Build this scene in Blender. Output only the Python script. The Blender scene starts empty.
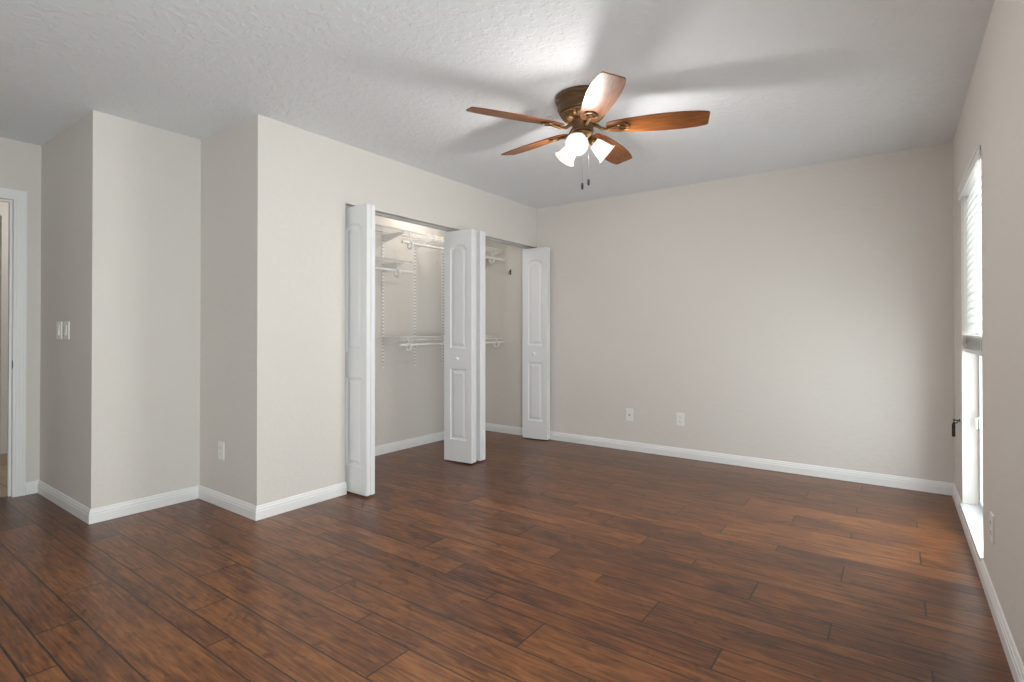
import bpy, bmesh, math, random
from mathutils import Vector, Matrix
random.seed(4)
PI = math.pi
S = bpy.context.scene
COL = S.collection

# ------------------------------------------------------------------ camera, world, big lights, exposure
cam = bpy.data.objects.new('camera', bpy.data.cameras.new('camera'))
COL.objects.link(cam)
cam.data.sensor_width = 36.0
cam.data.lens = 532.66 / 1024 * 36
cam.data.shift_y = -13.1 / 1024
cam.data.clip_start = 0.02
cam.location = (0, 0, 1.1319)
cam.rotation_euler = (PI / 2 + 0.0062, 0, 0.6259)
S.camera = cam

S.view_settings.view_transform = 'Standard'
S.view_settings.look = 'None'
S.view_settings.gamma = 1.0
S.view_settings.use_curve_mapping = False
S.view_settings.exposure = 0.56

world = bpy.data.worlds.new('sky'); S.world = world
world.use_nodes = True
bg = world.node_tree.nodes['Background']
bg.inputs[0].default_value = (0.86, 0.93, 1.0, 1)
bg.inputs[1].default_value = 2.6

def area(name, loc, rot, sx, sy, power, col):
    l = bpy.data.lights.new(name, 'AREA'); l.shape = 'RECTANGLE'; l.size = sx; l.size_y = sy
    l.energy = power; l.color = col
    o = bpy.data.objects.new(name, l); COL.objects.link(o); o.location = loc; o.rotation_euler = rot
    return o
def point(name, loc, power, col, rad, parent=None):
    l = bpy.data.lights.new(name, 'POINT'); l.energy = power; l.color = col; l.shadow_soft_size = rad
    o = bpy.data.objects.new(name, l); COL.objects.link(o); o.location = loc
    if parent: o.parent = parent
    return o
# daylight at the blind's window and an added window; added fill in the hall
area('daylight_by_blind', (0.317 + 0.22, 3.50, 1.035), (0, PI / 2, 0), 1.9, 0.50, 17, (0.97, 0.985, 1.0))
area('daylight_added_window', (0.317 + 0.18, -0.15, 1.035), (0, PI / 2, 0), 1.9, 2.28, 38, (1.0, 0.970, 0.945))
point('hall_fill', (-5.60, 1.75, 2.2), 9, (1.0, 0.955, 0.90), 0.12)

# ------------------------------------------------------------------ dimensions
H = 2.44
XR, XC, XB, XD = 0.317, -3.116, -3.850, -4.8925
YA, YC, YB, YF = 1.698, 1.095, 4.763, -1.60
T = 0.115
OPEN0, OPENZ = 2.328, 2.025

# ------------------------------------------------------------------ materials
def mat(name):
    m = bpy.data.materials.new(name); m.use_nodes = True
    nt = m.node_tree
    return m, nt, nt.nodes['Principled BSDF']
def link(nt, a, b): nt.links.new(a, b)
def objco(nt):
    return nt.nodes.new('ShaderNodeTexCoord').outputs['Object']
def simple(name, col, rough=0.5, metal=0.0, coat=0.0):
    m, nt, b = mat(name)
    b.inputs['Base Color'].default_value = (*col, 1)
    b.inputs['Roughness'].default_value = rough
    b.inputs['Metallic'].default_value = metal
    if coat: b.inputs['Coat Weight'].default_value = coat; b.inputs['Coat Roughness'].default_value = 0.15
    n = nt.nodes.new('ShaderNodeTexNoise'); n.inputs['Scale'].default_value = 35
    link(nt, objco(nt), n.inputs['Vector'])
    mr = nt.nodes.new('ShaderNodeMapRange')
    mr.inputs[3].default_value = max(0.02, rough - 0.05); mr.inputs[4].default_value = min(1, rough + 0.05)
    link(nt, n.outputs[0], mr.inputs[0]); link(nt, mr.outputs[0], b.inputs['Roughness'])
    return m
def plaster(name, col, scale, strength, rough=0.75, dist=0.004):
    m, nt, b = mat(name)
    b.inputs['Base Color'].default_value = (*col, 1)
    b.inputs['Roughness'].default_value = rough
    co = objco(nt)
    n = nt.nodes.new('ShaderNodeTexNoise'); n.inputs['Scale'].default_value = scale; n.inputs['Detail'].default_value = 3
    link(nt, co, n.inputs['Vector'])
    r = nt.nodes.new('ShaderNodeMapRange'); r.interpolation_type = 'SMOOTHSTEP'
    r.inputs[1].default_value = 0.47; r.inputs[2].default_value = 0.60
    link(nt, n.outputs[0], r.inputs[0])
    bp = nt.nodes.new('ShaderNodeBump'); bp.inputs['Strength'].default_value = strength; bp.inputs['Distance'].default_value = dist
    link(nt, r.outputs[0], bp.inputs['Height']); link(nt, bp.outputs[0], b.inputs['Normal'])
    return m
M = {}
M['wall'] = plaster('wall_paint', (0.735, 0.700, 0.660), 32, 0.15, dist=0.003)
M['ceiling'] = plaster('ceiling_paint', (0.845, 0.875, 0.91), 24, 0.48, dist=0.004)
M['white'] = simple('white_trim_paint', (0.88, 0.88, 0.88), 0.35)
M['door'] = simple('white_door_paint', (0.84, 0.85, 0.865), 0.38)
M['plastic'] = simple('white_plastic', (0.88, 0.87, 0.84), 0.35)
M['wire'] = simple('white_vinyl_wire', (0.88, 0.87, 0.85), 0.4)
M['marble'] = simple('white_marble', (0.80, 0.81, 0.83), 0.2)
M['track'] = simple('grey_track_metal', (0.10, 0.10, 0.10), 0.5, 0.3)
M['rail'] = simple('pale_grey_rail', (0.55, 0.55, 0.55), 0.45)
M['black'] = simple('black_metal', (0.012, 0.011, 0.011), 0.45, 0.2)
M['steel'] = simple('brushed_steel', (0.55, 0.55, 0.55), 0.35, 1.0)
M['bronze'] = simple('dark_bronze', (0.120, 0.064, 0.028), 0.42, 0.35)
M['gold'] = simple('antique_brass', (0.19, 0.105, 0.042), 0.36, 0.75)
M['slot'] = simple('dark_slot', (0.03, 0.03, 0.03), 0.6)

def tile_mat():
    m, nt, b = mat('beige_hall_tile')
    br = nt.nodes.new('ShaderNodeTexBrick'); br.offset = 0
    br.inputs['Color1'].default_value = (0.42, 0.33, 0.235, 1); br.inputs['Color2'].default_value = (0.47, 0.37, 0.27, 1)
    br.inputs['Mortar'].default_value = (0.25, 0.20, 0.15, 1); br.inputs['Scale'].default_value = 1
    br.inputs['Brick Width'].default_value = 0.33; br.inputs['Row Height'].default_value = 0.33; br.inputs['Mortar Size'].default_value = 0.006
    link(nt, objco(nt), br.inputs['Vector']); link(nt, br.outputs['Color'], b.inputs['Base Color'])
    b.inputs['Roughness'].default_value = 0.4
    return m
M['tile'] = tile_mat()

def shade_mat():
    m = bpy.data.materials.new('frosted_glass_shade'); m.use_nodes = True
    nt = m.node_tree; nt.nodes.clear()
    out = nt.nodes.new('ShaderNodeOutputMaterial')
    em = nt.nodes.new('ShaderNodeEmission'); em.inputs[0].default_value = (1, 0.95, 0.87, 1); em.inputs[1].default_value = 0.55
    df = nt.nodes.new('ShaderNodeBsdfDiffuse'); df.inputs[0].default_value = (0.20, 0.185, 0.165, 1)
    tp = nt.nodes.new('ShaderNodeBsdfTransparent')
    ad = nt.nodes.new('ShaderNodeAddShader')
    m2 = nt.nodes.new('ShaderNodeMixShader')
    n = nt.nodes.new('ShaderNodeTexNoise'); n.inputs['Scale'].default_value = 20
    mr = nt.nodes.new('ShaderNodeMapRange'); mr.inputs[3].default_value = 0.20; mr.inputs[4].default_value = 0.25
    link(nt, n.outputs[0], mr.inputs[0]); link(nt, mr.outputs[0], m2.inputs[0])
    link(nt, em.outputs[0], ad.inputs[0]); link(nt, df.outputs[0], ad.inputs[1])
    link(nt, ad.outputs[0], m2.inputs[1]); link(nt, tp.outputs[0], m2.inputs[2])
    link(nt, m2.outputs[0], out.inputs[0])
    m.cycles.emission_sampling = 'NONE'
    return m
M['shade'] = shade_mat()
def emit_mat(name, col, s):
    m = bpy.data.materials.new(name); m.use_nodes = True
    b = m.node_tree.nodes['Principled BSDF']
    b.inputs['Emission Color'].default_value = (*col, 1); b.inputs['Emission Strength'].default_value = s
    m.cycles.emission_sampling = 'NONE'
    return m
M['bulb'] = emit_mat('glowing_bulb', (1, 0.93, 0.82), 6)
def slat_mat():
    m = bpy.data.materials.new('white_blind_slat'); m.use_nodes = True
    nt = m.node_tree; nt.nodes.clear()
    out = nt.nodes.new('ShaderNodeOutputMaterial')
    tr = nt.nodes.new('ShaderNodeBsdfTranslucent'); tr.inputs[0].default_value = (0.9, 0.88, 0.85, 1)
    df = nt.nodes.new('ShaderNodeBsdfDiffuse'); df.inputs[0].default_value = (0.80, 0.80, 0.80, 1)
    n = nt.nodes.new('ShaderNodeTexNoise'); n.inputs['Scale'].default_value = 12
    mr = nt.nodes.new('ShaderNodeMapRange'); mr.inputs[3].default_value = 0.42; mr.inputs[4].default_value = 0.50
    mx = nt.nodes.new('ShaderNodeMixShader')
    link(nt, n.outputs[0], mr.inputs[0]); link(nt, mr.outputs[0], mx.inputs[0])
    link(nt, tr.outputs[0], mx.inputs[1]); link(nt, df.outputs[0], mx.inputs[2]); link(nt, mx.outputs[0], out.inputs[0])
    return m
M['slat'] = slat_mat()
def glass_mat():
    m = bpy.data.materials.new('window_glass'); m.use_nodes = True
    nt = m.node_tree; nt.nodes.clear()
    out = nt.nodes.new('ShaderNodeOutputMaterial')
    tp = nt.nodes.new('ShaderNodeBsdfTransparent'); tp.inputs[0].default_value = (0.93, 0.96, 0.95, 1)
    gl = nt.nodes.new('ShaderNodeBsdfGlossy'); gl.inputs['Roughness'].default_value = 0.02
    fr = nt.nodes.new('ShaderNodeFresnel'); fr.inputs[0].default_value = 1.5
    mx = nt.nodes.new('ShaderNodeMixShader')
    ge = nt.nodes.new('ShaderNodeNewGeometry')      # reflect only on the way in, not inside the pane
    k = nt.nodes.new('ShaderNodeMath'); k.operation = 'MULTIPLY_ADD'; k.use_clamp = True; k.inputs[1].default_value = -1.0
    link(nt, ge.outputs['Backfacing'], k.inputs[0]); link(nt, fr.outputs[0], k.inputs[2])
    link(nt, k.outputs[0], mx.inputs[0]); link(nt, tp.outputs[0], mx.inputs[1]); link(nt, gl.outputs[0], mx.inputs[2]); link(nt, mx.outputs[0], out.inputs[0])
    return m
M['glass'] = glass_mat()

def N(nt, op, a, b=None, c=None):
    n = nt.nodes.new('ShaderNodeMath'); n.operation = op
    for i, v in enumerate((a, b, c)):
        if v is None: continue
        if isinstance(v, (int, float)): n.inputs[i].default_value = v
        else: link(nt, v, n.inputs[i])
    return n.outputs[0]
def ramp(nt, fac, stops):
    r = nt.nodes.new('ShaderNodeValToRGB')
    e = r.color_ramp.elements
    while len(e) < len(stops): e.new(0.5)
    for q, (p, c) in zip(e, stops): q.position = p; q.color = (*c, 1)
    link(nt, fac, r.inputs[0]); return r.outputs[0]
def floor_mat():
    m, nt, b = mat('dark_hand_scraped_planks')
    co = objco(nt)
    sep = nt.nodes.new('ShaderNodeSeparateXYZ'); link(nt, co, sep.inputs[0])
    X, Y = sep.outputs[0], sep.outputs[1]
    PER, W1, W2 = 0.4235, 0.193, 0.336
    v = N(nt, 'DIVIDE', N(nt, 'SUBTRACT', 3.445, Y), PER)
    n = N(nt, 'FLOOR', v)
    t = N(nt, 'MULTIPLY', N(nt, 'SUBTRACT', v, n), PER)
    g1 = N(nt, 'GREATER_THAN', t, W1); g2 = N(nt, 'GREATER_THAN', t, W2)
    row = N(nt, 'ADD', N(nt, 'MULTIPLY', n, 3.0), N(nt, 'ADD', g1, g2))
    d = N(nt, 'MINIMUM', N(nt, 'ABSOLUTE', N(nt, 'SUBTRACT', t, W1)), N(nt, 'ABSOLUTE', N(nt, 'SUBTRACT', t, W2)))
    d = N(nt, 'MINIMUM', d, N(nt, 'MINIMUM', t, N(nt, 'SUBTRACT', PER, t)))
    # board ends: stepped by 0.3 m from row to row, boards 1.2 m long
    k = N(nt, 'FLOORED_MODULO', N(nt, 'SUBTRACT', 3.0, row), 4.0)
    u = N(nt, 'DIVIDE', N(nt, 'ADD', N(nt, 'ADD', X, 0.21), N(nt, 'MULTIPLY', k, 0.30)), 1.20)
    c = N(nt, 'FLOOR', u); fu = N(nt, 'SUBTRACT', u, c)
    de = N(nt, 'MULTIPLY', N(nt, 'MINIMUM', fu, N(nt, 'SUBTRACT', 1.0, fu)), 1.20)
    seam = N(nt, 'MINIMUM', d, de)
    cmb = nt.nodes.new('ShaderNodeCombineXYZ'); link(nt, row, cmb.inputs[0]); link(nt, c, cmb.inputs[1])
    wn = nt.nodes.new('ShaderNodeTexWhiteNoise'); wn.noise_dimensions = '2D'; link(nt, cmb.outputs[0], wn.inputs['Vector'])
    rnd = wn.outputs['Value']
    # grain
    off = nt.nodes.new('ShaderNodeCombineXYZ')
    link(nt, N(nt, 'MULTIPLY', rnd, 37.0), off.inputs[2]); link(nt, N(nt, 'MULTIPLY', rnd, 11.0), off.inputs[0])
    add = nt.nodes.new('ShaderNodeVectorMath'); add.operation = 'ADD'; link(nt, co, add.inputs[0]); link(nt, off.outputs[0], add.inputs[1])
    def gn(sx, sy, scale, detail, rough, dist=0.0):
        mp = nt.nodes.new('ShaderNodeMapping'); mp.inputs['Scale'].default_value = (sx, sy, 1); link(nt, add.outputs[0], mp.inputs[0])
        q = nt.nodes.new('ShaderNodeTexNoise'); q.inputs['Scale'].default_value = scale; q.inputs['Detail'].default_value = detail
        q.inputs['Roughness'].default_value = rough; q.inputs['Distortion'].default_value = dist
        link(nt, mp.outputs[0], q.inputs['Vector']); return q.outputs[0]
    fine = gn(1.0, 14.0, 6.0, 6, 0.65, 0.4)
    cloud = gn(1.0, 2.6, 3.2, 4, 0.6, 0.8)
    knots = gn(1.5, 3.0, 5.0, 3, 0.55, 1.2)
    f = N(nt, 'ADD', N(nt, 'MULTIPLY', fine, 0.62), N(nt, 'ADD', N(nt, 'MULTIPLY', cloud, 0.36), N(nt, 'MULTIPLY', N(nt, 'SUBTRACT', rnd, 0.5), 0.10)))
    col = ramp(nt, f, [(0.32, (0.034, 0.010, 0.004)), (0.43, (0.098, 0.029, 0.008)), (0.52, (0.174, 0.057, 0.014)), (0.66, (0.310, 0.117, 0.032))])
    kn = ramp(nt, knots, [(0.59, (1, 1, 1)), (0.70, (0.42, 0.36, 0.33))])
    mk = nt.nodes.new('ShaderNodeMix'); mk.data_type = 'RGBA'; mk.blend_type = 'MULTIPLY'; mk.inputs[0].default_value = 0.9
    link(nt, col, mk.inputs[6]); link(nt, kn, mk.inputs[7])
    sm = nt.nodes.new('ShaderNodeMapRange'); sm.inputs[1].default_value = 0.0012; sm.inputs[2].default_value = 0.0046; link(nt, seam, sm.inputs[0])
    ms = nt.nodes.new('ShaderNodeMix'); ms.data_type = 'RGBA'; link(nt, sm.outputs[0], ms.inputs[0])
    ms.inputs[6].default_value = (0.008, 0.005, 0.004, 1); link(nt, mk.outputs[2], ms.inputs[7])
    link(nt, ms.outputs[2], b.inputs['Base Color'])
    rr = nt.nodes.new('ShaderNodeMapRange'); rr.inputs[3].default_value = 0.28; rr.inputs[4].default_value = 0.36
    link(nt, cloud, rr.inputs[0]); link(nt, rr.outputs[0], b.inputs['Roughness'])
    b.inputs['Specular IOR Level'].default_value = 0.50
    hgt = N(nt, 'ADD', N(nt, 'MULTIPLY', sm.outputs[0], 0.8), N(nt, 'MULTIPLY', cloud, 0.12))
    bp = nt.nodes.new('ShaderNodeBump'); bp.inputs['Strength'].default_value = 0.10; bp.inputs['Distance'].default_value = 0.004
    link(nt, hgt, bp.inputs['Height']); link(nt, bp.outputs[0], b.inputs['Normal'])
    return m
M['floor'] = floor_mat()
def blade_mat():
    m, nt, b = mat('walnut_fan_blade')
    mp = nt.nodes.new('ShaderNodeMapping'); mp.inputs['Scale'].default_value = (2.0, 26, 1); link(nt, objco(nt), mp.inputs[0])
    q = nt.nodes.new('ShaderNodeTexNoise'); q.inputs['Scale'].default_value = 4; q.inputs['Detail'].default_value = 5; link(nt, mp.outputs[0], q.inputs['Vector'])
    link(nt, ramp(nt, q.outputs[0], [(0.3, (0.115, 0.034, 0.008)), (0.7, (0.30, 0.105, 0.026))]), b.inputs['Base Color'])
    b.inputs['Roughness'].default_value = 0.42
    b.inputs['Specular IOR Level'].default_value = 0.2
    b.inputs['Coat Weight'].default_value = 0.08; b.inputs['Coat Roughness'].default_value = 0.3
    return m
M['blade'] = blade_mat()

# ------------------------------------------------------------------ helpers
def obj(name, bm, m, parent=None, smooth=False, loc=None):
    bmesh.ops.recalc_face_normals(bm, faces=bm.faces[:])
    me = bpy.data.meshes.new(name); bm.to_mesh(me); bm.free()
    if smooth:
        for p in me.polygons: p.use_smooth = True
        me.set_sharp_from_angle(angle=math.radians(38))
    me.materials.append(M[m] if isinstance(m, str) else m)
    o = bpy.data.objects.new(name, me); COL.objects.link(o)
    if parent: o.parent = parent
    if loc: o.location = loc
    return o
def tag(o, label, cat, group=None):
    o['label'] = label; o['category'] = cat
    if group: o['group'] = group
    return o
def thing(name, label, cat, loc=(0, 0, 0), rotz=0.0, group=None):
    o = bpy.data.objects.new(name, None); o.empty_display_size = 0.05; COL.objects.link(o)
    o.location = loc; o.rotation_euler = (0, 0, rotz)
    return tag(o, label, cat, group)
def struct(name, bm, m, parent=None, smooth=False):
    o = obj(name, bm, m, parent, smooth)
    if not parent: o['kind'] = 'structure'
    return o
def bx(bm, a, b, bev=0.0):
    x0, y0, z0 = a; x1, y1, z1 = b
    r = bmesh.ops.create_cube(bm, size=1.0, matrix=Matrix.Translation(((x0 + x1) / 2, (y0 + y1) / 2, (z0 + z1) / 2)) @ Matrix.Diagonal((abs(x1 - x0), abs(y1 - y0), abs(z1 - z0), 1)))
    if bev:
        es = list({e for v in r['verts'] for e in v.link_edges})
        bmesh.ops.bevel(bm, geom=es, offset=bev, segments=2, affect='EDGES', profile=0.5)
def box(a, b, bev=0.0):
    bm = bmesh.new(); bx(bm, a, b, bev); return bm
def lathe(bm, prof, seg=32, flute=None, mtx=Matrix.Identity(4), cap=True):
    """prof: list of (r, z); flute = (count, depth, zlo, zhi) ripples the radius"""
    rings = []
    for r, z in prof:
        ring = []
        for i in range(seg):
            a = 2 * PI * i / seg; q = r
            if flute and flute[2] <= z <= flute[3]: q = r + flute[1] * math.cos(flute[0] * a)
            ring.append(bm.verts.new(mtx @ Vector((q * math.cos(a), q * math.sin(a), z))))
        rings.append(ring)
    for A, B in zip(rings, rings[1:]):
        for i in range(seg):
            bm.faces.new((A[i], A[(i + 1) % seg], B[(i + 1) % seg], B[i]))
    if cap:
        for R in (rings[0], rings[-1]): bm.faces.new(R)
def tube(bm, pts, r, seg=8, cap=True):
    pts = [Vector(p) for p in pts]
    rs = r if isinstance(r, (list, tuple)) else [r] * len(pts)
    rings = []; ref = None
    for i, p in enumerate(pts):
        d = (pts[min(i + 1, len(pts) - 1)] - pts[max(i - 1, 0)]).normalized()
        if ref is None: ref = Vector((0, 0, 1)) if abs(d.z) < 0.9 else Vector((1, 0, 0))
        a = (ref - d * ref.dot(d)).normalized(); ref = a; b = d.cross(a)
        rings.append([bm.verts.new(p + (a * math.cos(2 * PI * k / seg) + b * math.sin(2 * PI * k / seg)) * rs[i]) for k in range(seg)])
    for A, B in zip(rings, rings[1:]):
        for k in range(seg): bm.faces.new((A[k], A[(k + 1) % seg], B[(k + 1) % seg], B[k]))
    if cap:
        bm.faces.new(rings[0]); bm.faces.new(rings[-1])
def prism(bm, outline, z0, z1, mtx=Matrix.Identity(4)):
    A = [bm.verts.new(mtx @ Vector((x, y, z0))) for x, y in outline]
    B = [bm.verts.new(mtx @ Vector((x, y, z1))) for x, y in outline]
    n = len(outline)
    for i in range(n): bm.faces.new((A[i], A[(i + 1) % n], B[(i + 1) % n], B[i]))
    bm.faces.new(A); bm.faces.new(B)
def wall(axis, f0, f1, a0, a1, holes=(), z1=H, z0=0.0):
    """slab wall between f0 and f1 on `axis`, running a0..a1 on the other; holes = (a, b, zlo, zhi)"""
    bm = bmesh.new()
    def add(u0, u1, p, q):
        if u1 - u0 < 1e-5 or q - p < 1e-5: return
        if axis == 'X': bx(bm, (f0, u0, p), (f1, u1, q))
        else: bx(bm, (u0, f0, p), (u1, f1, q))
    u = a0
    for (h0, h1, zl, zh) in sorted(holes):
        add(u, h0, z0, z1); add(h0, h1, z0, zl); add(h0, h1, zh, z1); u = h1
    add(u, a1, z0, z1)
    return bm

# ------------------------------------------------------------------ room shell
W1 = (3.25, 4.21, 0.072, 1.995)       # window beside the back corner
W2 = (-1.30, 1.00, 0.072, 1.995)       # wider unseen window, added further along the wall to bring in daylight
RT = 0.165
struct('floor', box((XD - 0.06, YF - 0.1, -0.05), (XR + RT, YB + 0.1, 0.0)), 'floor')
struct('ceiling', box((-6.4, YF - 0.1, H), (XR + RT, YB + 0.1, H + 0.06)), 'ceiling')
struct('wall_right', wall('X', XR, XR + RT, YF, YB + T, [W1, W2]), 'wall')
struct('wall_back', wall('Y', YB, YB + T, XB - T, XR), 'wall')
struct('wall_closet_front', wall('X', XC - T, XC, YA, YB, [(OPEN0, YB, 0, OPENZ)]), 'wall')
struct('wall_jog', wall('Y', YA, YA + T, XB, XC - T), 'wall')
struct('wall_closet_back', wall('X', XB - T, XB, YC, YB), 'wall')
struct('wall_entry', wall('Y', YC, YC + T, XD - T, XB - T), 'wall')
DOOR = (0.13, 0.970, 0.0, 2.050)
struct('wall_left', wall('X', XD - T, XD, YF, YC, [DOOR]), 'wall')
struct('wall_front', wall('Y', YF - T, YF, XD - T, XR + RT), 'wall')

# made-up outside wall, added to grey the strip seen through the glass
M['stucco'] = plaster('grey_stucco', (0.42, 0.41, 0.39), 40, 0.4)
struct('wall_exterior_added', box((XR + RT, 5.6, -0.05), (XR + RT + 2.6, 5.75, 2.6)), 'stucco')

# hall beyond the doorway
struct('floor_hall', box((-6.4, YF, -0.05), (XD - 0.06, 2.4, -0.002)), 'tile')
struct('wall_hall_far', wall('X', -6.32, -6.2, YF, 2.4, [(0.2, 1.13, 0.0, 2.12)]), 'wall')
struct('wall_hall_end', wall('Y', 2.3, 2.4, -6.2, XB - T - 0.02), 'wall')
struct('wall_hall_near', wall('Y', YF - T, YF, -6.4, XD - T), 'wall')
struct('wall_hall_niche', wall('X', -6.95, -6.85, -0.1, 1.4), 'wall')
bm = bmesh.new(); bx(bm, (-6.85, 0.08, 0), (-6.32, 0.2, H)); bx(bm, (-6.85, 1.13, 0), (-6.32, 1.25, H)); bx(bm, (-6.85, 0.2, 2.12), (-6.32, 1.13, H)); bx(bm, (-6.85, 0.2, -0.05), (-6.4, 1.13, -0.002))
struct('wall_hall_side', bm, 'wall')
struct('baseboard_hall', box((-6.2, 1.13, 0), (-6.19, 2.3, 0.085)), 'tile')

# ------------------------------------------------------------------ baseboards (stepped profile, mitred)
PROF = [(0.0, 0.0), (0.014, 0.0), (0.014, 0.050), (0.0115, 0.054), (0.0115, 0.064), (0.008, 0.070), (0.0065, 0.079), (0.003, 0.084), (0.0, 0.084)]
def baseboards(path, names):
    pts = [Vector(p) for p in path]
    nrm = []
    for a, b in zip(pts, pts[1:]):
        d = (b - a).normalized(); nrm.append(Vector((d.y, -d.x)))      # room lies to the right of the walk
    mit = []
    for i in range(len(pts)):
        if i == 0: mit.append(nrm[0])
        elif i == len(pts) - 1: mit.append(nrm[-1])
        else:
            s = nrm[i - 1] + nrm[i]; mit.append(s / (s.length_squared / 2))
    for i, nm in enumerate(names):
        if not nm: continue
        bm = bmesh.new(); R = []
        for j in (i, i + 1):
            R.append([bm.verts.new((pts[j].x + mit[j].x * o, pts[j].y + mit[j].y * o, z + 0.0005)) for o, z in PROF])
        n = len(PROF)
        for k in range(n): bm.faces.new((R[0][k], R[0][(k + 1) % n], R[1][(k + 1) % n], R[1][k]))
        bm.faces.new(R[0]); bm.faces.new(R[1])
        struct('baseboard_' + nm, bm, 'white')
baseboards([(XD, 1.02), (XD, YC), (XB, YC), (XB, YA), (XC, YA), (XC, OPEN0 + 0.004)], ['left', 'entry', 'return', 'jog', 'closet_front'])
baseboards([(XC - T, YA + T), (XB, YA + T), (XB, YB), (XR, YB), (XR, YF), (XD, YF), (XD, 0.079)], ['closet_end', 'closet_back', 'back', 'right', 'front', 'left_front'])

# ------------------------------------------------------------------ entry doorway: jamb, stop and casing, strike plate
bm = bmesh.new()
y0, y1, zt = DOOR[0], DOOR[1], DOOR[3]
for y, s in ((y1, -1), (y0, 1)):
    bx(bm, (XD - T - 0.004, y, 0), (XD + 0.004, y + s * 0.018, zt - 0.018))
    bx(bm, (XD - 0.075, y + s * 0.018, 0), (XD - 0.040, y + s * 0.030, zt - 0.030))
bx(bm, (XD - T - 0.004, y0, zt - 0.018), (XD + 0.004, y1, zt))
bx(bm, (XD - 0.075, y0 + 0.018, zt - 0.030), (XD - 0.040, y1 - 0.018, zt - 0.018))
dr = struct('door_1', bm, 'white')
bm = bmesh.new()
def casing(bm, xf, d):
    for a, b, t in ((0.0, 0.018, 0.010), (0.018, 0.037, 0.013), (0.037, 0.052, 0.017)):
        bx(bm, (xf, y1 - 0.004 + a, 0), (xf + d * t, y1 - 0.004 + b, zt + b - 0.004))
        bx(bm, (xf, y0 + 0.004 - b, 0), (xf + d * t, y0 + 0.004 - a, zt + b - 0.004))
        bx(bm, (xf, y0 + 0.004 - a, zt - 0.004 + a), (xf + d * t, y1 - 0.004 + a, zt - 0.004 + b))
casing(bm, XD, 1); casing(bm, XD - T, -1)
struct('casing', bm, 'white', dr)
bm = bmesh.new()
prism(bm, [(0.008 * math.cos(a), 0.03 * math.sin(a)) for a in [2 * PI * i / 20 for i in range(20)]], 0, 0.002, Matrix.Translation((XD - 0.006, y1 - 0.018, 0.905)) @ Matrix.Rotation(PI / 2, 4, 'X'))
struct('strike_plate', bm, 'black', dr)

# ------------------------------------------------------------------ windows
def window(n, hole):
    a, b, zl, zh = hole
    x0, x1 = XR + 0.078, XR + RT - 0.004
    bm = bmesh.new()
    f = 0.035
    bx(bm, (x0, a, zl + 0.02), (x1, a + f, zh)); bx(bm, (x0, b - f, zl + 0.02), (x1, b, zh))
    bx(bm, (x0, a + f, zh - f), (x1, b - f, zh)); bx(bm, (x0, a + f, zl + 0.02), (x1, b - f, zl + 0.02 + f))
    zm = (zl + zh) / 2 + 0.02
    bx(bm, (x0 + 0.006, a + f, zm - 0.02), (x1, b - f, zm + 0.02))
    w = struct('window_%d' % n, bm, 'white')
    bm = bmesh.new()
    bx(bm, (x0 + 0.010, a + f, zl + 0.02 + f), (x0 + 0.015, b - f, zm - 0.02)); bx(bm, (x0 + 0.010, a + f, zm + 0.02), (x0 + 0.015, b - f, zh - f))
    struct('pane', bm, 'glass', w)
    if n == 1:
        bm = bmesh.new()
        yy = b - 0.03
        bx(bm, (x0 - 0.004, yy - 0.012, 0.555), (x0, yy + 0.012, 0.625), 0.0015)
        tube(bm, [(x0 - 0.004, yy, 0.615), (x0 - 0.016, yy, 0.612), (x0 - 0.018, yy - 0.02, 0.60), (x0 - 0.018, yy - 0.03, 0.58), (x0 - 0.018, yy - 0.03, 0.556)], 0.006, 8)
        struct('latch', bm, 'white', w, True)
    bm = box((XR - 0.013, a - 0.012 if False else a, zl + 0.001), (x0 + 0.01, b, zl + 0.02), 0.003)
    struct('trim_%d' % n, bm, 'marble')
window(1, W1); window(2, W2)
# ------------------------------------------------------------------ venetian blind
bl = thing('window_blind', 'white slatted window blind, half raised, slats glowing with daylight', 'blind', (XR + 0.03, (W1[0] + W1[1]) / 2, 1.0))
def bpart(name, bm, m, smooth=False, parent=bl):
    for v in bm.verts: v.co -= Vector(bl.location)
    return obj(name, bm, m, parent, smooth)
ya, yb_ = W1[0] + 0.006, W1[1] - 0.006
bm = bmesh.new()
bx(bm, (XR - 0.012, ya, 1.925), (XR - 0.003, yb_, 1.992), 0.002)
bx(bm, (XR - 0.016, ya, 1.975), (XR - 0.010, yb_, 1.990), 0.002); bx(bm, (XR - 0.015, ya, 1.927), (XR - 0.010, yb_, 1.936), 0.002)
bpart('valance', bm, 'white')
bpart('head_rail', box((XR + 0.006, ya, 1.945), (XR + 0.055, yb_, 1.99)), 'white')
def slat_bm(xc, zc, ang, w=0.050, t=0.003):
    bm = bmesh.new(); up, dn = [], []
    for i in range(7):
        s = (i / 6 - 0.5) * w; crown = 0.004 * (1 - (2 * i / 6 - 1) ** 2)
        x = s * math.cos(ang) - crown * math.sin(ang); z = s * math.sin(ang) + crown * math.cos(ang)
        up.append((x, z + t / 2)); dn.append((x, z - t / 2))
    pr = up + dn[::-1]
    A = [bm.verts.new((xc + x, ya, zc + z)) for x, z in pr]; B = [bm.verts.new((xc + x, yb_, zc + z)) for x, z in pr]
    n = len(pr)
    for i in range(n): bm.faces.new((A[i], A[(i + 1) % n], B[(i + 1) % n], B[i]))
    bm.faces.new(A); bm.faces.new(B); return bm
z = 1.918
while z > 1.12:
    bpart('slat', slat_bm(XR + 0.033, z, math.radians(79)), 'slat', True); z -= 0.0425
z = 1.105
while z > 1.037:
    bpart('slat', slat_bm(XR + 0.033, z, 0.0), 'slat', True); z -= 0.0085
bpart('bottom_rail', box((XR + 0.010, ya, 1.010), (XR + 0.056, yb_, 1.030), 0.003), 'white')
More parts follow.
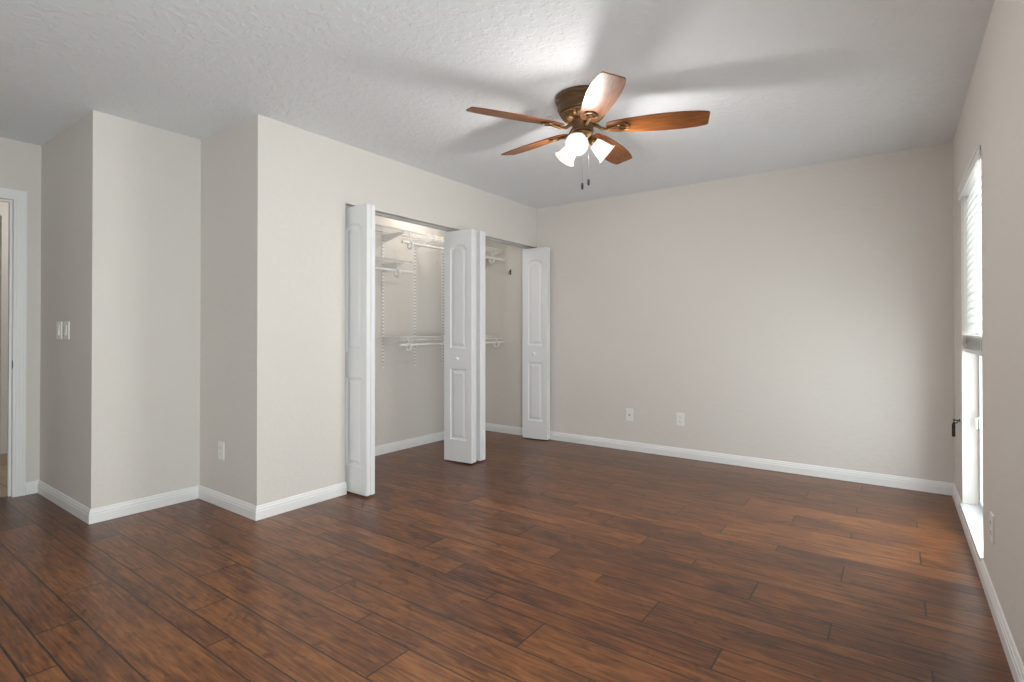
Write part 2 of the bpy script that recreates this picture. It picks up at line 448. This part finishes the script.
for yy in (ya + 0.12, yb_ - 0.12):
    bm = bmesh.new(); tube(bm, [(XR + 0.0065, yy, 1.945), (XR + 0.0065, yy, 1.02)], 0.0012, 6); bpart('ladder_cord', bm, 'white', True)

# black hook on the wall beside the window
hk = thing('wall_hook', 'small black metal hook with a hanging grip on the wall beside the window', 'hook', (XR, 4.33, 0.575))
bm = bmesh.new(); lathe(bm, [(0.010, 0), (0.012, 0.002), (0.012, 0.004), (0.004, 0.006)], 16, mtx=Matrix.Rotation(-PI / 2, 4, 'Y'))
obj('base_plate', bm, 'black', hk, True)
bm = bmesh.new(); tube(bm, [(-0.004, 0, 0), (-0.022, 0, 0)], 0.004, 8)
tube(bm, [(-0.022 - 0.009 * math.sin(t), 0, 0.0 - 0.009 + 0.009 * math.cos(t)) for t in [2 * PI * i / 16 for i in range(14)]], 0.003, 8)
tube(bm, [(-0.022, 0, 0.0), (-0.030, 0, 0.004), (-0.036, 0, 0.004)], 0.0035, 8)
obj('stem', bm, 'black', hk, True)
bm = bmesh.new(); lathe(bm, [(0.002, 0.0), (0.007, -0.006), (0.009, -0.02), (0.0085, -0.07), (0.0095, -0.082), (0.006, -0.09)], 14, mtx=Matrix.Translation((-0.032, 0, -0.014)))
obj('grip', bm, 'black', hk, True)

# ------------------------------------------------------------------ switch and outlet plates
def plate(name, label, cat, loc, rot, kind, group=None, w=0.072, h=0.116):
    """local frame: plate in the XZ plane facing -Y"""
    t = thing(name, label, cat, loc, rot, group)
    bm = bmesh.new(); bx(bm, (-w / 2, -0.007, -h / 2), (w / 2, 0, h / 2), 0.0025)
    obj('cover_plate', bm, 'plastic', t)
    if kind == 'outlet':
        for s in (-1, 1):
            bm = bmesh.new(); prism(bm, [(0.017 * math.cos(q) * 1.0, 0.014 * math.sin(q)) for q in [2 * PI * i / 20 for i in range(20)]], 0.0, 0.0016, Matrix.Translation((0, -0.007, s * 0.020)) @ Matrix.Rotation(PI / 2, 4, 'X'))
            r = obj('receptacle', bm, 'plastic', t)
            bm = bmesh.new()
            for sx in (-0.0065, 0.0065): bx(bm, (sx - 0.001, -0.0092, s * 0.020 - 0.001), (sx + 0.001, -0.0085, s * 0.020 + 0.007))
            bx(bm, (-0.002, -0.0092, s * 0.020 - 0.009), (0.002, -0.0085, s * 0.020 - 0.005))
            obj('slot', bm, 'slot', r)
    elif kind == 'coax':
        bm = bmesh.new(); lathe(bm, [(0.0065, 0), (0.0065, 0.004), (0.0045, 0.004), (0.0045, 0.010), (0.002, 0.010)], 14, mtx=Matrix.Translation((0, -0.007, 0)) @ Matrix.Rotation(PI / 2, 4, 'X'))
        obj('jack', bm, 'slot', t, True)
    elif kind == 'rocker':
        bm = bmesh.new(); bx(bm, (-0.017, -0.0085, -0.034), (0.017, -0.007, 0.034)); f = obj('switch_frame', bm, 'plastic', t)
        bm = bmesh.new(); prism(bm, [(-0.0085, 0.032), (-0.0085, -0.032), (-0.015, -0.032), (-0.0105, 0.0), (-0.010, 0.032)], -0.0155, 0.0155, Matrix(((0, 0, 1, 0), (1, 0, 0, 0), (0, 1, 0, 0), (0, 0, 0, 1))))
        obj('rocker', bm, 'plastic', t)
    for zz in ((0,) if kind == 'outlet' else (-0.047, 0.047)):
        bm = bmesh.new(); lathe(bm, [(0.003, 0), (0.0025, 0.001)], 10, mtx=Matrix.Translation((0, -0.007, zz)) @ Matrix.Rotation(PI / 2, 4, 'X'))
        obj('screw', bm, 'plastic', t)
    return t
plate('light_switch', 'white rocker switch plate on the dark side wall, the one nearer the doorway', 'switch', (-4.450, YC, 1.137), 0, 'rocker', 'switches by the doorway', 0.100)
plate('light_switch', 'white rocker switch plate on the dark side wall, the one nearer the room corner', 'switch', (-4.300, YC, 1.137), 0, 'rocker', 'switches by the doorway', 0.100)
plate('wall_outlet', 'white outlet plate low on the shaded jog wall, left of the closet', 'outlet', (-3.545, YA, 0.360), 0, 'outlet')
plate('cable_outlet', 'white cable plate with a dark round jack, low on the back wall', 'outlet', (-2.062, YB, 0.338), 0, 'coax')
plate('wall_outlet', 'white outlet plate low on the back wall, right of the cable plate', 'outlet', (-1.577, YB, 0.341), 0, 'outlet')
plate('wall_outlet', 'white outlet plate low on the window wall, in front of the window', 'outlet', (XR, 2.930, 0.325), -PI / 2, 'outlet')

# ------------------------------------------------------------------ closet doors
LW, LT, LH = 0.290, 0.034, 1.988
def panel_outline(x0, x1, z0, z1, i, arch):
    """outline inset by i; arch = rise of the curved top"""
    pts = [(x0 + i, z0 + i), (x1 - i, z0 + i)]
    n = 14
    if arch:
        sh = z1 - arch
        pts.append((x1 - i, sh - i))
        xc = (x0 + x1) / 2; hw = (x1 - x0) / 2 - i - 0.012
        for k in range(n + 1):
            a = PI * k / n
            pts.append((xc + hw * math.cos(a), sh - i + 0.006 + (arch - 0.006) * math.sin(a)))
        pts.append((x0 + i, sh - i))
    else:
        pts += [(x1 - i, z1 - i), (x0 + i, z1 - i)]
    return pts
def leaf_bm():
    bm = bmesh.new()
    rect = [(0, 0), (LW, 0), (LW, LH), (0, LH)]
    sides = []
    for y, s in ((0.0, 1), (LT, -1)):
        outer = [bm.verts.new((x, y, z)) for x, z in rect]
        edges = [bm.edges.new((outer[i], outer[(i + 1) % 4])) for i in range(4)]
        for (z0, z1, arch) in ((0.185, 0.796, 0), (0.973, 1.866, 0.034)):
            loops = []
            for ins, dep in ((0.0, 0.0), (0.008, 0.007), (0.022, 0.008), (0.040, 0.002)):
                loops.append([bm.verts.new((x, y + s * dep, z)) for x, z in panel_outline(0.066, LW - 0.052, z0, z1, ins, arch)])
            n = len(loops[0])
            edges += [bm.edges.new((loops[0][i], loops[0][(i + 1) % n])) for i in range(n)]
            for A, B in zip(loops, loops[1:]):
                for i in range(n): bm.faces.new((A[i], A[(i + 1) % n], B[(i + 1) % n], B[i]))
            bm.faces.new(loops[-1])
        bmesh.ops.triangle_fill(bm, use_beauty=True, use_dissolve=False, edges=edges)
        sides.append(outer)
    A, B = sides
    for i in range(4): bm.faces.new((A[i], A[(i + 1) % 4], B[(i + 1) % 4], B[i]))
    return bm
def bifold(label, y, ang, knob_front):
    """two folded leaves; local x runs out of the closet, leaves stack along +y from 0"""
    t = thing('bifold_door', label, 'door', (-3.210, y, 0.012), ang, 'folded closet doors')
    for i in range(2):
        o = obj('door_leaf', leaf_bm(), 'door', t); o.location = (0, i * (LT + 0.004), 0)
    for zz in (0.20, 0.98, 1.76):
        bm = bmesh.new(); bx(bm, (LW - 0.004, LT - 0.012, zz), (LW + 0.0012, LT + 0.016, zz + 0.06)); tube(bm, [(LW + 0.003, LT + 0.002, zz), (LW + 0.003, LT + 0.002, zz + 0.06)], 0.0035, 8)
        obj('hinge', bm, 'white', t)
    s = -1 if knob_front else 1
    yk = 0.0 if knob_front else 2 * LT + 0.004
    bm = bmesh.new()
    lathe(bm, [(0.010, 0), (0.007, 0.006), (0.007, 0.012), (0.013, 0.017), (0.0165, 0.023), (0.015, 0.030), (0.008, 0.034), (0.001, 0.035)], 20, mtx=Matrix.Translation((0.150, yk, 0.884)) @ Matrix.Rotation(PI / 2 if s < 0 else -PI / 2, 4, 'X'))
    obj('knob', bm, 'white', t, True)
    bm = bmesh.new()
    for i in range(2): tube(bm, [(0.022, LT / 2 + i * (LT + 0.004), LH), (0.022, LT / 2 + i * (LT + 0.004), LH + 0.012)], 0.005, 8)
    obj('pivot_pin', bm, 'steel', t)
    return t
bifold('white folding door at the left end of the closet opening, nearest the camera', 2.354, 0.0, False)
bifold('white folding door with a knob, left one of the two back to back in mid closet', 3.428, math.radians(5.5), True)
bifold('white folding door mostly hidden behind the middle one with the knob', 3.566, math.radians(1.0), False)
bifold('white folding door with a knob, against the back wall at the right end of the closet', 4.630, math.radians(5.0), True)
bm = bmesh.new()
bx(bm, (-3.207, OPEN0 + 0.005, OPENZ - 0.003), (-3.170, YB - 0.004, OPENZ)); bx(bm, (-3.207, OPEN0 + 0.005, OPENZ - 0.013), (-3.204, YB - 0.004, OPENZ - 0.003)); bx(bm, (-3.173, OPEN0 + 0.005, OPENZ - 0.013), (-3.170, YB - 0.004, OPENZ - 0.003))
tag(obj('door_track', bm, 'rail'), 'thin grey metal track under the top of the closet opening', 'track')

# ------------------------------------------------------------------ closet fittings
def standard(y, label):
    t = thing('shelf_standard', label, 'wall track', (XB, y, 0.79), 0, 'slotted tracks on the closet wall')
    bm = bmesh.new(); bx(bm, (0, -0.0125, 0), (0.010, 0.0125, 1.26)); obj('rail', bm, 'wire', t)
    bm = bmesh.new(); z = 0.02
    while z < 1.24:
        for yy in (-0.006, 0.006): bx(bm, (0.0098, yy - 0.002, z), (0.0105, yy + 0.002, z + 0.014))
        z += 0.032
    obj('slots', bm, 'track', t)
STD = [(2.885, 'white slotted wall track in the closet, hidden behind the left folding door'), (3.285, 'white slotted wall track in the closet, just right of the left folding door'),
       (3.684, 'white slotted wall track in the closet, under the ends of the upper left shelves'), (4.084, 'white slotted wall track in the closet, behind the middle folding doors, left one'), (4.480, 'white slotted wall track in the closet, behind the middle folding doors, right one')]
for y, lb in STD: standard(y, lb)
tag(obj('hang_track', box((XB, YA + T + 0.02, 2.052), (XB + 0.014, YB - 0.02, 2.078), 0.002), 'wire'), 'white horizontal wall track along the top of the closet shelves', 'wall track')
SD = 0.305
def wire_shelf(label, y0, y1, zs, rod_y0, rod_y1, rod_dz, bracket_ys, hook_ys):
    t = thing('wire_shelf', label, 'shelf', (XB, y0, zs), 0, 'white wire closet shelves')
    L = y1 - y0
    bm = bmesh.new(); x0 = 0.016
    yy = 0.006
    while yy < L:
        tube(bm, [(x0, yy, 0), (SD, yy, 0), (SD + 0.004, yy, -0.004), (SD + 0.004, yy, -0.030)], 0.0016, 4); yy += 0.0254
    for (xx, zz, r) in ((x0, -0.003, 0.003), (0.11, -0.004, 0.0025), (0.21, -0.004, 0.0025), (SD, -0.004, 0.0032), (SD + 0.004, -0.030, 0.0032)):
        tube(bm, [(xx, 0, zz), (xx, L, zz)], r, 6)
    obj('wire_deck', bm, 'wire', t)
    for by in bracket_ys:
        bm = bmesh.new()
        prism(bm, [(0.011, -0.012), (0.29, -0.012), (0.29, -0.026), (0.05, -0.085), (0.011, -0.085)], by - y0 - 0.004, by - y0 + 0.004, Matrix(((1, 0, 0, 0), (0, 0, 1, 0), (0, 1, 0, 0), (0, 0, 0, 1))))
        obj('bracket', bm, 'wire', t)
    bm = bmesh.new(); tube(bm, [(SD + 0.012, rod_y0 - y0, -rod_dz), (SD + 0.012, rod_y1 - y0, -rod_dz)], 0.0115, 12)
    r = obj('hanging_rod', bm, 'wire', t, True)
    for hy in hook_ys:
        bm = bmesh.new(); h = hy - y0
        tube(bm, [(SD + 0.002, h, -0.012), (SD + 0.020, h, -rod_dz + 0.02), (SD + 0.019, h, -rod_dz + 0.011)], 0.004, 8)
        pts = [(SD + 0.012 + 0.031 * math.sin(q), h, -rod_dz - 0.018 + 0.031 * math.cos(q)) for q in [0.25 + 5.7 * i / 20 for i in range(21)]]
        tube(bm, pts, 0.009, 8); obj('rod_hook', bm, 'wire', t, True)
    return t
wire_shelf('long white wire shelf along the top of the closet with a hanging rod', 1.90, 4.742, 2.035, 3.235, 4.745, 0.115, [2.885, 3.285, 3.684, 4.084, 4.48, 4.725], [3.33, 4.52])
wire_shelf('short white wire shelf with a rod, below the top shelf at the closet left', 1.90, 3.45, 1.765, 1.90, 3.385, 0.105, [2.885, 3.285], [2.35, 3.18])
wire_shelf('white wire shelf with a rod at waist height in the closet', 3.22, 4.72, 1.082, 3.205, 4.735, 0.073, [3.285, 3.684, 4.084, 4.48], [3.31, 4.60])
CL = (-3.50, 3.612, H)
pc = thing('closet_light', 'closet ceiling lamp behind the header, its thin pull cord hanging left of the middle door', 'lamp', CL)
bm = bmesh.new(); lathe(bm, [(0.055, 0), (0.058, -0.012), (0.045, -0.030), (0.030, -0.040), (0.026, -0.052)], 28); obj('lamp_holder', bm, 'plastic', pc, True)
bm = bmesh.new(); lathe(bm, [(0.013, -0.052), (0.016, -0.066), (0.030, -0.090), (0.033, -0.106), (0.028, -0.124), (0.014, -0.136), (0.001, -0.138)], 24); obj('bulb', bm, 'bulb', pc, True)
bm = bmesh.new(); tube(bm, [(0.035, 0, -0.036), (0.0355, 0, 1.79 - H)], 0.002, 6); cd = obj('pull_cord', bm, 'plastic', pc)
bm = bmesh.new(); lathe(bm, [(0.002, 0.032), (0.006, 0.024), (0.008, 0.010), (0.006, 0.0)], 12, mtx=Matrix.Translation((0.0355, 0, 1.76 - H))); obj('cord_knob', bm, 'plastic', cd, True)
point('closet_bulb_light', (0, 0, -0.160), 3.3, (1.0, 0.93, 0.84), 0.03, pc)
ch = thing('wall_clip', 'small dark hook on the right end wall of the closet', 'hook', (-3.462, YB, 1.785))
bm = bmesh.new(); bx(bm, (-0.009, -0.004, -0.03), (0.009, 0, 0.03), 0.001); obj('base_plate', bm, 'track', ch)
bm = bmesh.new(); tube(bm, [(0, -0.004, 0.012), (0, -0.026, 0.006), (0, -0.034, -0.008), (0, -0.028, -0.022), (0, -0.018, -0.024)], 0.005, 8); obj('hook', bm, 'track', ch, True)

# ------------------------------------------------------------------ ceiling fan
FX, FY = -1.420, 2.640
fan = thing('ceiling_fan', 'bronze five-blade ceiling fan with three lit glass shades', 'ceiling fan', (FX, FY, H))
def fz(z): return z - H
bm = bmesh.new()
lathe(bm, [(0.140, 0), (0.152, -0.002), (0.154, -0.014), (0.151, -0.024), (0.146, -0.029), (0.147, -0.037), (0.142, -0.042), (0.139, -0.062), (0.141, -0.068), (0.136, -0.075), (0.131, -0.088), (0.120, -0.094)], 64)
obj('motor_housing', bm, 'bronze', fan, True)
bm = bmesh.new()
lathe(bm, [(0.118, -0.094), (0.123, -0.097), (0.123, -0.102), (0.118, -0.105)], 64)
lathe(bm, [(0.117, -0.105), (0.112, -0.114), (0.100, -0.124), (0.082, -0.130), (0.062, -0.133)], 144, flute=(24, 0.0035, -0.131, -0.107))
obj('fluted_ring', bm, 'gold', fan, True)
bm = bmesh.new()
lathe(bm, [(0.062, -0.133), (0.061, -0.140), (0.058, -0.143), (0.058, -0.184), (0.062, -0.188), (0.062, -0.193), (0.050, -0.196)], 40)
obj('switch_housing', bm, 'bronze', fan, True)
bm = bmesh.new()
lathe(bm, [(0.046, -0.196), (0.055, -0.200), (0.057, -0.208), (0.050, -0.222), (0.036, -0.236), (0.024, -0.244), (0.018, -0.254), (0.021, -0.262), (0.014, -0.274), (0.002, -0.282)], 36)
obj('light_fitter', bm, 'gold', fan, True)
BZ = 2.263 - H
az0 = 237.9
def blade_bm():
    half = [(0.130, 0.030), (0.140, 0.040), (0.165, 0.048), (0.20, 0.055), (0.26, 0.063), (0.34, 0.071), (0.44, 0.0765), (0.54, 0.075), (0.61, 0.068), (0.652, 0.059), (0.663, 0.054), (0.667, 0.046)]
    fine = []
    for (a, b) in zip(half, half[1:]):
        for k in range(4): q = k / 4; fine.append((a[0] + (b[0] - a[0]) * q, a[1] + (b[1] - a[1]) * q))
    fine.append(half[-1])
    out = [(r, -w) for r, w in fine] + [(r, w) for r, w in reversed(fine)]
    bm = bmesh.new(); prism(bm, out, -0.003, 0.003); return bm
def iron_bm():
    bm = bmesh.new()
    tube(bm, [(0.055, 0, 0.022), (0.080, 0, 0.010), (0.105, 0, -0.010), (0.135, 0, -0.016), (0.165, 0, -0.009), (0.20, 0, -0.008)], [0.011, 0.010, 0.009, 0.009, 0.010, 0.008], 10)
    # horseshoe plate under the blade root, open in the middle
    n = 26; ring = []
    for i in range(n + 1):
        a = -2.6 + 5.2 * i / n
        ring.append((0.222 + 0.030 * math.cos(a), 0.030 * math.sin(a), -0.007))
    tube(bm, ring, 0.006, 8)
    prism(bm, [(0.165, -0.010), (0.195, -0.024), (0.205, -0.014), (0.232, 0.0), (0.205, 0.014), (0.195, 0.024), (0.165, 0.010)], -0.0085, -0.0035)
    for s in (-1, 1): lathe(bm, [(0.004, -0.012), (0.0055, -0.010), (0.0055, -0.006)], 10, mtx=Matrix.Translation((0.205, s * 0.026, 0)))
    return bm
PITCH = math.radians(-13)
DROOP = (0.008, 0.024, 0.0, -0.002, -0.018)     # how far each tip hangs above or below level
for k in range(5):
    a = math.radians(az0 - 72 * k)
    b_ = obj('blade', blade_bm(), 'blade', fan); b_.location = (0, 0, BZ)
    b_.rotation_euler = (Matrix.Rotation(a, 3, 'Z') @ Matrix.Rotation(-DROOP[k] / 0.66, 3, 'Y') @ Matrix.Rotation(PITCH, 3, 'X')).to_euler()
    i_ = obj('blade_iron', iron_bm(), 'gold', b_, True)
# light kit: three tulip shades
R0, Z0, R1, Z1 = 0.064, 2.190 - H, 0.142, 2.128 - H
LAMP = 18.5
for az in (45.5, 165.5, 285.5):
    a = math.radians(az)
    ax = Vector((R1 - R0, 0, Z1 - Z0)); Ln = ax.length; ax.normalize()
    zax = -ax; yax = Vector((0, 1, 0)); xax = yax.cross(zax)
    mt = Matrix.Translation((R0, 0, Z0)) @ Matrix((xax, yax, zax)).transposed().to_4x4()
    mt = Matrix.Rotation(a, 4, 'Z') @ mt
    bm = bmesh.new()
    prof = [(0.026, 0.002), (0.031, -0.006), (0.036, -0.020), (0.041, -0.040), (0.045, -0.060), (0.049, -0.080), (0.055, -0.098), (0.064, -Ln)]
    lathe(bm, prof, 40, cap=False)
    bmesh.ops.transform(bm, matrix=mt, verts=bm.verts[:])
    sh = obj('lamp_shade', bm, 'shade', fan, True)
    so = sh.modifiers.new('thickness', 'SOLIDIFY'); so.thickness = 0.002; so.offset = 0
    bm = bmesh.new(); lathe(bm, [(0.012, 0.030), (0.020, 0.022), (0.029, 0.010), (0.030, -0.004), (0.026, -0.006)], 24)
    bmesh.ops.transform(bm, matrix=mt, verts=bm.verts[:])
    obj('socket_cup', bm, 'gold', sh, True)
    bm = bmesh.new(); tube(bm, [(0.030, 0, -0.212), (0.042, 0, -0.214), tuple(Matrix.Rotation(-a, 4, 'Z') @ (mt @ Vector((0, 0, 0.026))))], 0.008, 10)
    bmesh.ops.rotate(bm, cent=(0, 0, 0), matrix=Matrix.Rotation(a, 3, 'Z'), verts=bm.verts[:])
    obj('lamp_arm', bm, 'gold', sh, True)
    bm = bmesh.new(); lathe(bm, [(0.010, -0.006), (0.011, -0.020), (0.020, -0.038), (0.024, -0.055), (0.020, -0.070), (0.010, -0.078), (0.001, -0.080)], 20)
    bmesh.ops.transform(bm, matrix=mt, verts=bm.verts[:])
    obj('bulb', bm, 'bulb', sh, True)
    point('bulb_light', mt @ Vector((0, 0, -0.076)), LAMP, (1.0, 0.965, 0.92), 0.045, fan)
for (dx, zend) in ((-0.003, 1.945), (0.032, 1.968)):
    px, py = 0.81 * dx, 0.586 * dx
    px -= 0.02 * 0.47; py -= -0.02 * 0.88
    bm = bmesh.new(); tube(bm, [(px, py, -0.262), (px, py, zend - H + 0.02)], 0.0013, 6)
    c = obj('pull_chain', bm, 'steel', fan)
    bm = bmesh.new(); lathe(bm, [(0.002, 0.022), (0.006, 0.018), (0.0075, 0.0), (0.006, -0.014), (0.002, -0.017)], 12, mtx=Matrix.Translation((px, py, zend - H)))
    obj('chain_fob', bm, 'black', c, True)
